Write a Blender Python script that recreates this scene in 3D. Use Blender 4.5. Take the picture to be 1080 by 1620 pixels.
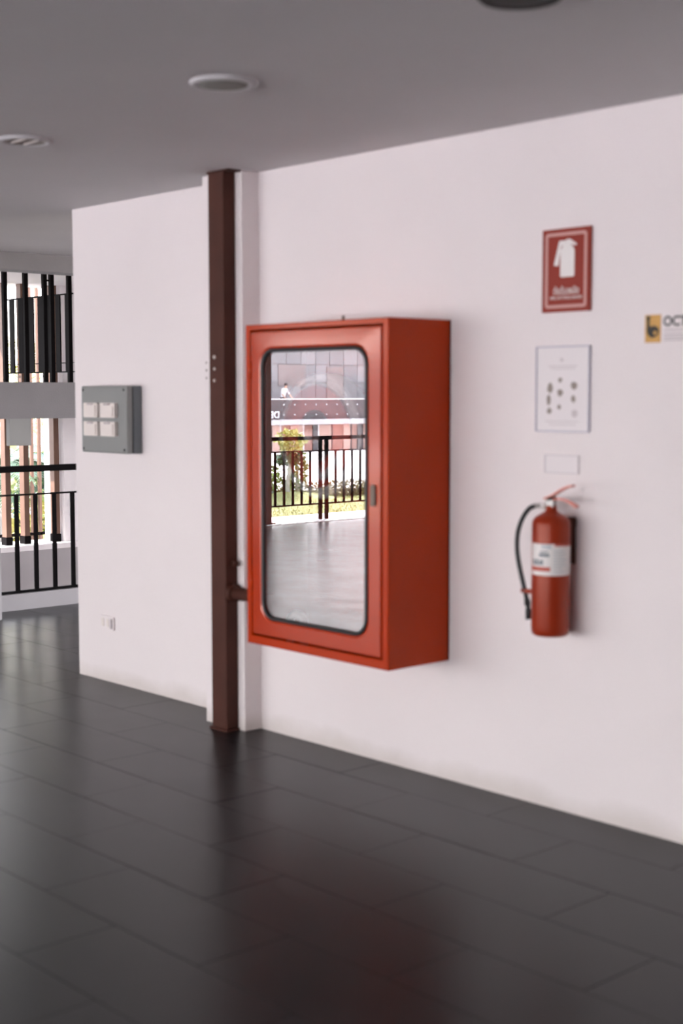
import bpy, bmesh, math, random
from mathutils import Vector, Matrix
random.seed(7)
for o in list(bpy.data.objects): bpy.data.objects.remove(o)
SC = bpy.context.scene
COL = SC.collection
# ------------------------------------------------------------------ camera
FW = Vector((-0.7383, 0.6694, -0.0829)).normalized()
RT = Vector((0.6717, 0.7408, -0.0008)); RT = (RT - FW * RT.dot(FW)).normalized()
UP = RT.cross(FW).normalized()
CAM = Vector((0.0, -3.962, 1.5))
cd = bpy.data.cameras.new('camera'); co = bpy.data.objects.new('camera', cd); COL.objects.link(co)
co.matrix_world = Matrix(((RT.x, UP.x, -FW.x, CAM.x), (RT.y, UP.y, -FW.y, CAM.y), (RT.z, UP.z, -FW.z, CAM.z), (0, 0, 0, 1)))
cd.sensor_fit = 'VERTICAL'; cd.sensor_height = 36.0; cd.lens = 50.0
cd.clip_end = 500
cd.dof.use_dof = True; cd.dof.focus_distance = 16.0; cd.dof.aperture_fstop = 2.4
SC.camera = co
# ------------------------------------------------------------------ sky, sun, exposure
W = bpy.data.worlds.new('sky'); SC.world = W; W.use_nodes = True
wn = W.node_tree.nodes; wl = W.node_tree.links
bg = wn['Background']; bg.inputs['Strength'].default_value = 6.0
tc = wn.new('ShaderNodeTexCoord'); sx = wn.new('ShaderNodeSeparateXYZ'); rp = wn.new('ShaderNodeValToRGB')
wl.new(tc.outputs['Generated'], sx.inputs[0]); wl.new(sx.outputs['Z'], rp.inputs[0]); wl.new(rp.outputs[0], bg.inputs['Color'])
rp.color_ramp.elements[0].position = 0.0; rp.color_ramp.elements[0].color = (1.0, 0.96, 0.95, 1)
rp.color_ramp.elements[1].position = 0.9; rp.color_ramp.elements[1].color = (0.55, 0.68, 0.9, 1)
sd = bpy.data.lights.new('sun', 'SUN'); sd.energy = 15.0; sd.angle = 0.01; sd.color = (1.0, 0.93, 0.85)
so = bpy.data.objects.new('sun', sd); COL.objects.link(so)
so.rotation_euler = Vector((0.45, 0.55, -0.85)).to_track_quat('-Z', 'Y').to_euler()
vs = SC.view_settings; vs.view_transform = 'Standard'; vs.look = 'None'; vs.gamma = 1.0; vs.exposure = 0.60
try: vs.use_curve_mapping = False
except Exception: pass

# ------------------------------------------------------------------ materials
MATS = {}
def mat(name, col, rough=0.6, metal=0.0, var=0.0, scale=8.0, bump=0.0, bscale=200.0, col2=None, spec=0.5, rvar=0.0, coat=0.0, tint=None):
    if name in MATS: return MATS[name]
    m = bpy.data.materials.new(name); m.use_nodes = True
    n = m.node_tree.nodes; l = m.node_tree.links; b = n['Principled BSDF']
    b.inputs['Roughness'].default_value = rough; b.inputs['Metallic'].default_value = metal
    b.inputs['Specular IOR Level'].default_value = spec
    if tint: b.inputs['Specular Tint'].default_value = (*tint, 1)
    if coat: b.inputs['Coat Weight'].default_value = coat; b.inputs['Coat Roughness'].default_value = 0.12
    b.inputs['Base Color'].default_value = (*col, 1)
    t = n.new('ShaderNodeTexCoord')
    if var or col2 or rvar:
        ns = n.new('ShaderNodeTexNoise'); ns.inputs['Scale'].default_value = scale; ns.inputs['Detail'].default_value = 6
        l.new(t.outputs['Object'], ns.inputs['Vector'])
        r = n.new('ShaderNodeValToRGB'); r.color_ramp.elements[0].position = 0.3; r.color_ramp.elements[1].position = 0.7
        c2 = col2 or tuple(min(1, c * (1 + var)) for c in col)
        c1 = col if col2 else tuple(c * (1 - var) for c in col)
        r.color_ramp.elements[0].color = (*c1, 1); r.color_ramp.elements[1].color = (*c2, 1)
        l.new(ns.outputs['Fac'], r.inputs[0]); l.new(r.outputs[0], b.inputs['Base Color'])
        if rvar:
            mr = n.new('ShaderNodeMapRange'); mr.inputs[1].default_value = 0.3; mr.inputs[2].default_value = 0.7
            mr.inputs[3].default_value = rough - rvar; mr.inputs[4].default_value = rough + rvar
            l.new(ns.outputs['Fac'], mr.inputs[0]); l.new(mr.outputs[0], b.inputs['Roughness'])
    if bump:
        nb = n.new('ShaderNodeTexNoise'); nb.inputs['Scale'].default_value = bscale; nb.inputs['Detail'].default_value = 3
        l.new(t.outputs['Object'], nb.inputs['Vector'])
        bp = n.new('ShaderNodeBump'); bp.inputs['Strength'].default_value = bump; bp.inputs['Distance'].default_value = 0.01
        l.new(nb.outputs['Fac'], bp.inputs['Height']); l.new(bp.outputs[0], b.inputs['Normal'])
    MATS[name] = m; return m

def wall_mat():
    m = mat('white_wall_paint', (0.84, 0.775, 0.775), 0.75, var=0.02, scale=1.3, bump=0.25, bscale=160, spec=0.3)
    n = m.node_tree.nodes; l = m.node_tree.links; b = n['Principled BSDF']
    src = b.inputs['Base Color'].links[0].from_socket
    g = n.new('ShaderNodeNewGeometry'); s = n.new('ShaderNodeSeparateXYZ'); l.new(g.outputs['Position'], s.inputs[0])
    ns = n.new('ShaderNodeTexNoise'); ns.inputs['Scale'].default_value = 4.0; ns.inputs['Detail'].default_value = 5
    l.new(g.outputs['Position'], ns.inputs['Vector'])
    # mop splash dirt: a ragged band of beige stain along the foot of the wall
    ad = n.new('ShaderNodeMath'); ad.operation = 'MULTIPLY_ADD'; ad.inputs[1].default_value = -0.13; l.new(ns.outputs['Fac'], ad.inputs[0]); l.new(s.outputs['Z'], ad.inputs[2])
    mr = n.new('ShaderNodeMapRange'); mr.inputs[1].default_value = -0.05; mr.inputs[2].default_value = 0.02; mr.inputs[3].default_value = 0.45; mr.inputs[4].default_value = 0.0
    l.new(ad.outputs[0], mr.inputs[0])
    mx = n.new('ShaderNodeMix'); mx.data_type = 'RGBA'; l.new(mr.outputs[0], mx.inputs[0]); l.new(src, mx.inputs[6]); mx.inputs[7].default_value = (0.55, 0.49, 0.43, 1)
    l.new(mx.outputs[2], b.inputs['Base Color'])
    return m
M_WALL = wall_mat()
M_CEIL = mat('ceiling_paint', (0.64, 0.622, 0.632), 0.85, var=0.02, scale=2, bump=0.2, bscale=160, spec=0.2)
M_FLOOR = mat('dark_slate_tile', (0.009, 0.010, 0.012), 0.30, col2=(0.022, 0.022, 0.024), scale=3.0, rvar=0.03, spec=0.20)
M_GROUT = mat('dark_grout', (0.016, 0.016, 0.017), 0.6, var=0.1)
M_SLAB = mat('grey_concrete', (0.23, 0.218, 0.225), 0.8, var=0.06, scale=3, bump=0.2, bscale=90)
M_DOWN = mat('pale_grey_downstand', (0.30, 0.30, 0.29), 0.8, var=0.05, scale=4)
M_EAVE = mat('eave_grey', (0.36, 0.34, 0.34), 0.7, var=0.05, scale=1)
M_WHITE = mat('white_render', (0.80, 0.76, 0.77), 0.8, var=0.03, scale=2, bump=0.2, bscale=90)
M_KERB = mat('pale_grey_kerb', (0.40, 0.375, 0.385), 0.7, var=0.05, scale=3)
M_KERB2 = mat('grey_kerb_paint', (0.30, 0.28, 0.285), 0.7, var=0.05, scale=3)
M_REDD = mat('polished_door_enamel', (0.44, 0.030, 0.001), 0.12, var=0.05, scale=4, bump=0.015, bscale=60, spec=0.95, tint=(1.0, 0.70, 0.62))
M_RED = mat('orange_red_enamel', (0.44, 0.030, 0.001), 0.14, var=0.05, scale=4, bump=0.015, bscale=60, spec=0.4, tint=(1.0, 0.55, 0.4))
M_REDX = mat('extinguisher_red', (0.29, 0.028, 0.008), 0.33, var=0.05, scale=6, tint=(1.0, 0.6, 0.5))
M_REEL = mat('reel_bright_red', (0.72, 0.09, 0.06), 0.45)
M_REDL = mat('lever_pale_red', (0.55, 0.17, 0.13), 0.35, metal=0.2)
M_RUB = mat('black_rubber', (0.012, 0.013, 0.015), 0.45)
M_BLK = mat('black_steel', (0.005, 0.0042, 0.0045), 0.6, var=0.15, scale=10, spec=0.02)
M_BRN = mat('brown_steel_paint', (0.070, 0.021, 0.013), 0.6, var=0.18, scale=5, bump=0.05, bscale=40, spec=0.25)
M_FIN = mat('brown_timber_fin', (0.12, 0.058, 0.036), 0.6, var=0.15, scale=6, bump=0.1, bscale=60)
M_BOX = mat('grey_plastic_enclosure', (0.25, 0.255, 0.25), 0.5, var=0.03, scale=6)
M_BOXD = mat('grey_enclosure_side_shade', (0.13, 0.145, 0.155), 0.5, var=0.03, scale=6)  # same grey as the lid, with the side's shade put into the colour
M_PLAS = mat('off_white_plastic', (0.78, 0.71, 0.67), 0.4, var=0.02)
M_CHR = mat('satin_steel', (0.38, 0.36, 0.35), 0.45, metal=1.0)
M_LOCK = mat('dull_lock_metal', (0.20, 0.15, 0.12), 0.55, metal=0.2)
M_SIGN = mat('sign_red', (0.28, 0.036, 0.022), 0.5, var=0.03, spec=0.2)
M_SIGNW = mat('sign_white_print', (0.80, 0.76, 0.74), 0.5)
M_SIGNP = mat('sign_border_print', (0.60, 0.31, 0.28), 0.5)
M_PAPER = mat('white_paper', (0.80, 0.75, 0.76), 0.6)
M_FRAME = mat('clear_plastic_edge_shadow', (0.42, 0.40, 0.48), 0.3)  # clear plastic edge; its bluish shadow is put into the colour
M_FRAME2 = mat('pale_plastic_edge', (0.66, 0.61, 0.63), 0.35)
M_INK = mat('grey_brown_ink', (0.30, 0.25, 0.22), 0.6)
M_INKF = mat('faint_ink', (0.60, 0.54, 0.55), 0.6)
M_YEL = mat('yellow_ochre_print', (0.62, 0.33, 0.07), 0.5, var=0.06, scale=30)
M_INKB = mat('black_ink', (0.022, 0.021, 0.018), 0.6)
M_HOSEW = mat('white_hose_rubber', (0.75, 0.70, 0.69), 0.55, var=0.05, scale=20)
M_LENS = mat('frosted_lens', (0.25, 0.25, 0.23), 0.55, spec=0.2)
M_LENSD = mat('dark_lens', (0.02, 0.02, 0.02), 0.6, spec=0.2)
M_LEAF = mat('leaf_green', (0.10, 0.16, 0.035), 0.5, col2=(0.30, 0.34, 0.10), scale=3)
M_LEAFD = mat('dark_palm_green', (0.028, 0.062, 0.032), 0.45, col2=(0.07, 0.13, 0.06), scale=3)
M_LEAFY = mat('yellow_green_leaf', (0.36, 0.36, 0.09), 0.5, col2=(0.55, 0.50, 0.20), scale=4)
M_HEDGE = mat('hedge_brown_green', (0.12, 0.10, 0.04), 0.6, col2=(0.26, 0.20, 0.09), scale=3)
M_BARK = mat('pale_grey_bark', (0.34, 0.33, 0.31), 0.8, var=0.2, scale=12)
M_LAWN = mat('lawn', (0.17, 0.19, 0.06), 0.9, col2=(0.34, 0.32, 0.13), scale=2.2)
M_ROAD = mat('pale_concrete_paving', (0.66, 0.61, 0.60), 0.85, var=0.06, scale=0.6)
M_SOIL = mat('soil', (0.16, 0.12, 0.08), 0.9, var=0.2)
M_FACADE = mat('facade_panel', (0.19, 0.18, 0.185), 0.6, var=0.05, scale=0.3)
M_FACADE2 = mat('facade_panel_pale', (0.23, 0.215, 0.22), 0.6, var=0.05, scale=0.3)
M_UPW = mat('upper_window_blind', (0.20, 0.16, 0.155), 0.5, var=0.1, scale=1)
M_FASC = mat('dark_fascia', (0.055, 0.042, 0.045), 0.5, var=0.1, scale=1)
M_SHOP = mat('shop_brick_red', (0.30, 0.15, 0.12), 0.6, var=0.15, scale=0.8)
M_SHOPL = mat('shop_pale_panel', (0.50, 0.33, 0.28), 0.6, var=0.1, scale=0.8)
M_SHOPD = mat('shop_dark_glass', (0.05, 0.045, 0.05), 0.15)
M_SKIN = mat('skin', (0.42, 0.24, 0.17), 0.55)
M_SHIRT = mat('pale_shirt', (0.62, 0.58, 0.58), 0.8)
M_TROU = mat('dark_trousers', (0.04, 0.035, 0.04), 0.8)
M_HAIR = mat('black_hair', (0.015, 0.012, 0.012), 0.5)

def glass_mat():
    m = bpy.data.materials.new('cabinet_door_glass'); m.use_nodes = True
    n = m.node_tree.nodes; l = m.node_tree.links; n.remove(n['Principled BSDF'])
    gl = n.new('ShaderNodeBsdfGlossy'); gl.inputs['Roughness'].default_value = 0.0; gl.inputs['Color'].default_value = (1, 0.97, 0.97, 1)
    tr = n.new('ShaderNodeBsdfTransparent'); tr.inputs['Color'].default_value = (0.93, 0.93, 0.93, 1)
    mx = n.new('ShaderNodeMixShader'); mx.inputs[0].default_value = 0.27
    l.new(tr.outputs[0], mx.inputs[1]); l.new(gl.outputs[0], mx.inputs[2]); l.new(mx.outputs[0], n['Material Output'].inputs[0])
    return m
M_GLASS = glass_mat()

# ------------------------------------------------------------------ mesh helpers
def link(name, me, material=None, parent=None):
    o = bpy.data.objects.new(name, me); COL.objects.link(o)
    if material is not None and me is not None and not me.materials: me.materials.append(material)
    if parent is not None:
        o.parent = parent; o.matrix_parent_inverse = Matrix.Translation(-parent_loc(parent))
    return o
def parent_loc(p):
    v = Vector(p.location)
    return v if p.parent is None else v
def thing(name, loc, label, cat, group=None):
    o = bpy.data.objects.new(name, None); COL.objects.link(o); o.location = loc; o.empty_display_size = 0.1
    return tag(o, label, cat, group)
def tag(o, label=None, cat=None, group=None, kind=None):
    if label: o['label'] = label
    if cat: o['category'] = cat
    if group: o['group'] = group
    if kind: o['kind'] = kind
    return o
def struct(name, me, material, label=None, cat=None):
    o = link(name, me, material); o['kind'] = 'structure'
    if label: o['label'] = label
    if cat: o['category'] = cat
    return o
def finish(bm, name='m', smooth=False):
    bmesh.ops.recalc_face_normals(bm, faces=bm.faces)
    me = bpy.data.meshes.new(name); bm.to_mesh(me); bm.free()
    if smooth:
        for p in me.polygons: p.use_smooth = True
    return me
def add_box(bm, x0, x1, y0, y1, z0, z1, bev=0.0):
    vs_ = [bm.verts.new((x, y, z)) for x in (x0, x1) for y in (y0, y1) for z in (z0, z1)]
    f = [(0, 1, 3, 2), (4, 6, 7, 5), (0, 4, 5, 1), (2, 3, 7, 6), (0, 2, 6, 4), (1, 5, 7, 3)]
    fs = [bm.faces.new([vs_[i] for i in q]) for q in f]
    if bev:
        es = list({e for q in fs for e in q.edges})
        bmesh.ops.bevel(bm, geom=es, offset=bev, segments=2, profile=0.5, affect='EDGES')
def box(x0, x1, y0, y1, z0, z1, bev=0.0):
    bm = bmesh.new(); add_box(bm, x0, x1, y0, y1, z0, z1, bev); return finish(bm)
def boxes(lst, bev=0.0):
    bm = bmesh.new()
    for b in lst: add_box(bm, *b, bev)
    return finish(bm)
def rr(x0, x1, z0, z1, r, n=6):
    pts = []
    for cx_, cz_, a0 in ((x1 - r, z1 - r, 0), (x0 + r, z1 - r, 90), (x0 + r, z0 + r, 180), (x1 - r, z0 + r, 270)):
        for i in range(n + 1):
            a = math.radians(a0 + 90 * i / n); pts.append((cx_ + r * math.cos(a), cz_ + r * math.sin(a)))
    return pts
def loft(loops, cap0=False, cap1=False, ring=False):
    bm = bmesh.new(); L = [[bm.verts.new(p) for p in lp] for lp in loops]
    n = len(L[0]); m = len(L)
    for i in range(m if ring else m - 1):
        a, b = L[i], L[(i + 1) % m]
        for j in range(n): bm.faces.new((a[j], a[(j + 1) % n], b[(j + 1) % n], b[j]))
    if cap0: bm.faces.new(L[0])
    if cap1: bm.faces.new(L[-1])
    return bm
def plate(x0, x1, z0, z1, yf, yb, r=0.004, n=4):
    """rounded plate standing on a wall, front at yf, back at yb"""
    a = rr(x0, x1, z0, z1, r, n)
    return finish(loft([[(x, yb, z) for x, z in a], [(x, yf, z) for x, z in a]], True, True))
def ringplate(x0, x1, z0, z1, w, yf, yb, r=0.008, n=4):
    a = rr(x0, x1, z0, z1, r, n); b = rr(x0 + w, x1 - w, z0 + w, z1 - w, max(r - w, 0.001), n)
    return finish(loft([[(x, yb, z) for x, z in a], [(x, yf, z) for x, z in a], [(x, yf, z) for x, z in b], [(x, yb, z) for x, z in b]], ring=True))
def polyplate(pts, yf, yb):
    return finish(loft([[(x, yb, z) for x, z in pts], [(x, yf, z) for x, z in pts]], True, True))
def lathe(profile, c=(0, 0, 0), n=40, axis='z'):
    def P(r, h, a):
        if axis == 'z': return (c[0] + r * math.cos(a), c[1] + r * math.sin(a), c[2] + h)
        if axis == 'y': return (c[0] + r * math.cos(a), c[1] + h, c[2] + r * math.sin(a))
        return (c[0] + h, c[1] + r * math.cos(a), c[2] + r * math.sin(a))
    lp = [[P(max(r, 1e-4), h, 2 * math.pi * i / n) for i in range(n)] for r, h in profile]
    return finish(loft(lp, True, True), smooth=True)
def tube(pts, r, n=10, smooth=True):
    pts = [Vector(p) for p in pts]; rs = r if isinstance(r, (list, tuple)) else [r] * len(pts)
    loops = []; prev = None
    for i, p in enumerate(pts):
        t = (pts[min(i + 1, len(pts) - 1)] - pts[max(i - 1, 0)]).normalized()
        if prev is None: u = t.orthogonal().normalized()
        else: u = (prev - t * prev.dot(t)).normalized()
        prev = u; v = t.cross(u)
        loops.append([tuple(p + (u * math.cos(2 * math.pi * k / n) + v * math.sin(2 * math.pi * k / n)) * rs[i]) for k in range(n)])
    return finish(loft(loops, True, True), smooth=smooth)
def spline(ctrl, k=6):
    P = [Vector(p) for p in ctrl]; P = [P[0] * 2 - P[1]] + P + [P[-1] * 2 - P[-2]]; out = []
    for i in range(1, len(P) - 2):
        a, b, c, d = P[i - 1], P[i], P[i + 1], P[i + 2]
        for j in range(k):
            t = j / k
            out.append(0.5 * ((2 * b) + (c - a) * t + (2 * a - 5 * b + 4 * c - d) * t * t + (3 * b - a - 3 * c + d) * t ** 3))
    out.append(P[-2]); return out
def torus(c, R, r, axis='y', n=48, m=10):
    bm = bmesh.new(); L = []
    for i in range(n):
        a = 2 * math.pi * i / n; lp = []
        for j in range(m):
            b = 2 * math.pi * j / m; rad = R + r * math.cos(b); h = r * math.sin(b)
            q = (rad * math.cos(a), h, rad * math.sin(a)) if axis == 'y' else ((h, rad * math.cos(a), rad * math.sin(a)) if axis == 'x' else (rad * math.cos(a), rad * math.sin(a), h))
            lp.append(bm.verts.new((c[0] + q[0], c[1] + q[1], c[2] + q[2])))
        L.append(lp)
    for i in range(n):
        for j in range(m): bm.faces.new((L[i][j], L[(i + 1) % n][j], L[(i + 1) % n][(j + 1) % m], L[i][(j + 1) % m]))
    return finish(bm, smooth=True)
def text_mesh(body, height, depth=0.0006, bold=0.0, width=None):
    """flat lettering in the XZ plane reading along +X, left bottom at the origin, facing -Y"""
    cu = bpy.data.curves.new('lettering', 'FONT'); cu.body = body; cu.size = 1.0; cu.extrude = 0.0; cu.offset = bold
    o = bpy.data.objects.new('lettering', cu); COL.objects.link(o)
    dg = bpy.context.evaluated_depsgraph_get(); dg.update()
    me = bpy.data.meshes.new_from_object(o.evaluated_get(dg)); bpy.data.objects.remove(o)
    xs = [v.co.x for v in me.vertices]; ys = [v.co.y for v in me.vertices]
    if not xs: return me, 0
    k = height / (max(ys) - min(ys)); kx = k if width is None else width / (max(xs) - min(xs)); x0, y0 = min(xs), min(ys)
    for v in me.vertices: v.co = Vector(((v.co.x - x0) * kx, 0.0, (v.co.y - y0) * k))
    bm = bmesh.new(); bm.from_mesh(me)
    r = bmesh.ops.extrude_face_region(bm, geom=bm.faces[:])
    for e in r['geom']:
        if isinstance(e, bmesh.types.BMVert): e.co.y -= depth
    me2 = finish(bm); return me2, (max(xs) - x0) * kx
def place_text(name, body, h, x, y, z, m, parent, bold=0.0, width=None, center=False):
    me, w = text_mesh(body, h, bold=bold, width=width)
    if center: x -= w / 2
    me.transform(Matrix.Translation((x, y, z)))
    return link(name, me, m, parent)

# ------------------------------------------------------------------ the setting
H = 2.462
struct('wall_right', box(-4.92, 9.2, 0.0, 0.22, 0, 2.75), M_WALL)
struct('wall_left', box(-6.545, -5.17, 0.07, 0.25, 0, 2.75), M_WALL)
struct('wall_pilaster', box(-5.19, -4.905, -0.095, 0.24, 0, 2.60, 0.003), M_WALL)
struct('wall_west', box(-12.9, -12.7, -6.88, 0.30, 0, 2.75), M_WALL)
struct('wall_east', box(9.0, 9.2, -11.0, 0.0, 0, 2.75), M_WALL)
struct('wall_light_block', box(2.0, 9.2, -9.2, -9.0, 0, 2.75), M_WALL)  # unseen wall added to close off light from the right
struct('ground_base', box(-40, 40, -60, 60, -2.6, -2.5), M_SOIL)
struct('ground_stairwell', box(-12.1, -4.9, 0.1, 6.0, -1.5, -1.2), M_KERB)
struct('wall_stairwell', box(-12.0, -8.9, 4.0, 4.2, -1.2, 2.505), M_WALL)
struct('wall_back', box(-8.9, -5.2, 4.0, 4.2, -1.0, 2.75), M_WALL)
struct('ceiling', boxes([(-13.6, 9.2, -11.2, 0.30, H, 2.80), (-8.95, -4.9, 0.30, 4.2, H, 2.80)]), M_CEIL)
struct('ceiling_beam', box(-8.95, -8.75, 0.31, 4.0, 2.345, 2.47), M_SLAB)
struct('ceiling_stairwell', box(-12.05, -8.96, 0.31, 6.0, 2.505, 2.80), M_WHITE)
FLO = struct('floor', boxes([(-12.5, 9.2, -10.6, 0.07, -0.30, -0.004), (-8.75, -4.9, 0.07, 4.0, -0.30, -0.004)]), M_GROUT)
struct('kerb_railing', box(-8.95, -8.78, 0.60, 4.0, -0.30, 0.112, 0.004), M_KERB2)
struct('kerb_veranda', box(-13.3, -12.5, -10.6, 0.30, -0.30, 0.008, 0.004), M_WHITE)
struct('wall_pier', box(-8.72, -8.46, 0.20, 0.662, 0, 0.478, 0.004), M_KERB2)
struct('stair_landing', box(-10.95, -10.5, 0.6, 3.4, 1.296, 1.597), M_SLAB)
struct('landing_floor', box(-12.2, -10.95, 2.45, 3.4, 1.52, 1.597), M_SLAB)
struct('landing_downstand', box(-10.56, -10.505, 1.880, 2.083, 1.073, 1.30, 0.004), M_DOWN)
struct('wall_parapet', box(-11.95, -11.6, 0.9, 4.0, -1.2, 0.060), M_KERB)
struct('parapet_coping', box(-11.98, -11.57, 0.9, 4.0, 0.060, 0.112, 0.004), M_WHITE)
struct('wall_stair_pier', box(-12.0, -11.64, 3.075, 6.0, -1.2, 2.505), M_WHITE)

# floor tiles, one by one where the picture shows them, the rest joined
T = 0.312; TX = 0.78; JX = -4.112; JY = -1.337 - 0.156
def proj(p):
    d = Vector(p) - CAM; z = d.dot(FW)
    if z < 0.3: return None
    return (540 + 2250 * d.dot(RT) / z, 810 - 2250 * d.dot(UP) / z)
def tile_mesh(w, d):
    bm = bmesh.new(); add_box(bm, 0, w, 0, d, -0.012, 0.0)
    es = [e for e in bm.edges if all(v.co.z > -0.001 for v in e.verts)]
    bmesh.ops.bevel(bm, geom=es, offset=0.0008, segments=1, affect='EDGES'); return finish(bm)
g = 0.0015
full = tile_mesh(TX - g, T - g)
full.materials.append(M_FLOOR)
vis = []; rest = []
for i in range(-12, 18):
    for j in range(-30, 18):
        x = JX + i * TX + (j % 2) * TX / 2; yy = JY + j * T
        x1 = x + TX; y1 = yy + T
        if x > 9.0 or x1 < -12.5: continue
        if yy > 0.05 and (x1 < -8.70 or x > -6.60): continue
        ymax = 0.0 if x > -4.92 else (0.07 if (x > -6.60 or x1 < -8.70) else 3.99)
        if yy > ymax - 0.01: continue
        xa, xb = max(x, -12.5), min(x1, 9.0)
        if yy > 0.05: xa = max(xa, -8.775)
        d = min(y1, ymax) - yy - g
        pr = [proj((a, b, 0)) for a in (xa, xb) for b in (yy, y1)]
        inn = any(q and -10 < q[0] < 1090 and 900 < q[1] < 1640 for q in pr)
        if inn and all(pr):
            xs = [q[0] for q in pr]; ys = [q[1] for q in pr]; vis.append(((max(xs) - min(xs)) * (max(ys) - min(ys)), xa, yy, d, xb - xa - g))
        else: rest.append((xa, yy, d, xb - xa - g))
vis.sort(reverse=True)
for a, x, yy, d, w in vis[290:]: rest.append((x, yy, d, w))
for a, x, yy, d, w in vis[:290]:
    if d > T - g - 0.001 and w > TX - g - 0.001: me = full
    else: me = tile_mesh(w, d); me.materials.append(M_FLOOR)
    o = bpy.data.objects.new('floor_tile', me); COL.objects.link(o); o.parent = FLO; o.location = (x, yy, random.uniform(-0.0004, 0.0004))
bm = bmesh.new()
for x, yy, d, w in rest: add_box(bm, x, x + w, yy, yy + d, -0.012, 0.0)
o = link('floor_tiling', finish(bm), M_FLOOR, FLO); o['kind'] = 'stuff'

# the ground outside
bm = bmesh.new()
prof = [(-13.3, -0.06), (-15.9, -0.06), (-16.6, -0.12), (-70, -2.2), (-160, -2.4)]
for k in range(len(prof) - 1):
    (xa, za), (xb, zb) = prof[k], prof[k + 1]
    if k == 0: continue
    vv = [bm.verts.new(p) for p in ((xa, -150, za), (xb, -150, zb), (xb, 120, zb), (xa, 120, za))]; bm.faces.new(vv)
vv = [bm.verts.new(p) for p in ((-13.3, -10.6, -0.10), (60, -10.6, -0.10), (60, -150, -0.10), (-15.9, -150, -0.10), (-15.9, -10.6, -0.10))]
bm.faces.new(vv)
struct('ground_paving', finish(bm), M_ROAD)
bm = bmesh.new(); N = 40
def lawn_z(x, y):
    return -0.055 + 0.16 * math.exp(-(((x + 15.55) / 0.55) ** 2 + ((y + 9.8) / 0.75) ** 2))
gv = [[bm.verts.new((-16.3 + 3.0 * i / 24, -16.0 + 16.0 * j / 90, lawn_z(-16.3 + 3.0 * i / 24, -16.0 + 16.0 * j / 90))) for j in range(91)] for i in range(25)]
for i in range(24):
    for j in range(90): bm.faces.new((gv[i][j], gv[i + 1][j], gv[i + 1][j + 1], gv[i][j + 1]))
struct('ground_lawn', finish(bm, smooth=True), M_LAWN)
struct('ground_garden', box(-40, -12.0, 1.2, 30, -1.5, -1.2), M_SOIL)

# ------------------------------------------------------------------ fire hose cabinet
CX0, CX1, CZ0, CZ1, CD = -4.588, -3.750, 0.472, 1.778, -0.330
cab = thing('fire_hose_cabinet', (-4.169, 0, CZ0), 'large orange-red metal fire hose cabinet with a glazed door on the wall', 'cabinet')
t_ = 0.014
bm = bmesh.new()
add_box(bm, CX0, CX1, -0.012, -0.001, CZ0, CZ1)
outer = [(CX0, CZ0), (CX1, CZ0), (CX1, CZ1), (CX0, CZ1)]
def rect(x0, x1, z0, z1, y): return [(x0, y, z0), (x1, y, z0), (x1, y, z1), (x0, y, z1)]
shell = [rect(CX0, CX1, CZ0, CZ1, -0.002), rect(CX0, CX1, CZ0, CZ1, CD + 0.003), rect(CX0 + 0.003, CX1 - 0.003, CZ0 + 0.003, CZ1 - 0.003, CD),
         rect(CX0 + 0.027, CX1 - 0.028, CZ0 + 0.034, CZ1 - 0.020, CD), rect(CX0 + 0.029, CX1 - 0.030, CZ0 + 0.036, CZ1 - 0.022, CD + 0.004),
         rect(CX0 + 0.029, CX1 - 0.030, CZ0 + 0.036, CZ1 - 0.022, CD + 0.045), rect(CX0 + t_, CX1 - t_, CZ0 + t_, CZ1 - t_, CD + 0.046), rect(CX0 + t_, CX1 - t_, CZ0 + t_, CZ1 - t_, -0.012)]
L = [[bm.verts.new(p) for p in lp] for lp in shell]
for i in range(len(L) - 1):
    for j in range(4): bm.faces.new((L[i][j], L[i][(j + 1) % 4], L[i + 1][(j + 1) % 4], L[i + 1][j]))
link('cabinet_body', finish(bm), M_RED, cab)
GX0, GX1, GZ0, GZ1 = -4.487, -3.860, 0.583, 1.679
def lp(x0, x1, z0, z1, r, y): return [(x, y, z) for x, z in rr(x0, x1, z0, z1, r, 8)]
DX0, DX1, DZ0, DZ1 = -4.553, -3.786, 0.514, 1.750
door = link('cabinet_door', finish(loft([lp(DX0, DX1, DZ0, DZ1, 0.004, CD + 0.03), lp(DX0, DX1, DZ0, DZ1, 0.004, CD + 0.004), lp(DX0 + 0.005, DX1 - 0.005, DZ0 + 0.005, DZ1 - 0.005, 0.004, CD - 0.002),
    lp(GX0 - 0.010, GX1 + 0.010, GZ0 - 0.010, GZ1 + 0.010, 0.078, CD - 0.003), lp(GX0, GX1, GZ0, GZ1, 0.07, CD + 0.0005), lp(GX0, GX1, GZ0, GZ1, 0.07, CD + 0.03)], ring=True), smooth=False), M_REDD, cab)
gs = []
for k in range(10):
    a = 2 * math.pi * k / 10; w = 0.008 * math.cos(a) + 0.006
    gs.append(lp(GX0 + w, GX1 - w, GZ0 + w, GZ1 - w, 0.07 - w * 0.7, CD - 0.001 + 0.007 * math.sin(a)))
link('window_gasket', finish(loft(gs, ring=True), smooth=True), M_RUB, door)['label'] = 'black rubber gasket'
a = rr(GX0 + 0.004, GX1 - 0.004, GZ0 + 0.004, GZ1 - 0.004, 0.066, 8)
pane = link('glass_pane', polyplate(a, CD + 0.004, CD + 0.0075), M_GLASS, door); pane['label'] = 'clear reflecting glass'
link('door_lock', plate(-3.838, -3.812, 1.083, 1.163, CD - 0.010, CD - 0.001, 0.008), M_LOCK, door)['label'] = 'dull metal lock plate'
for zz in (0.70, 1.56):
    link('door_hinge', lathe([(0.006, 0), (0.006, 0.07)], (DX0 + 0.001, CD - 0.002, zz), 10), M_RED, door)
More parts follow.
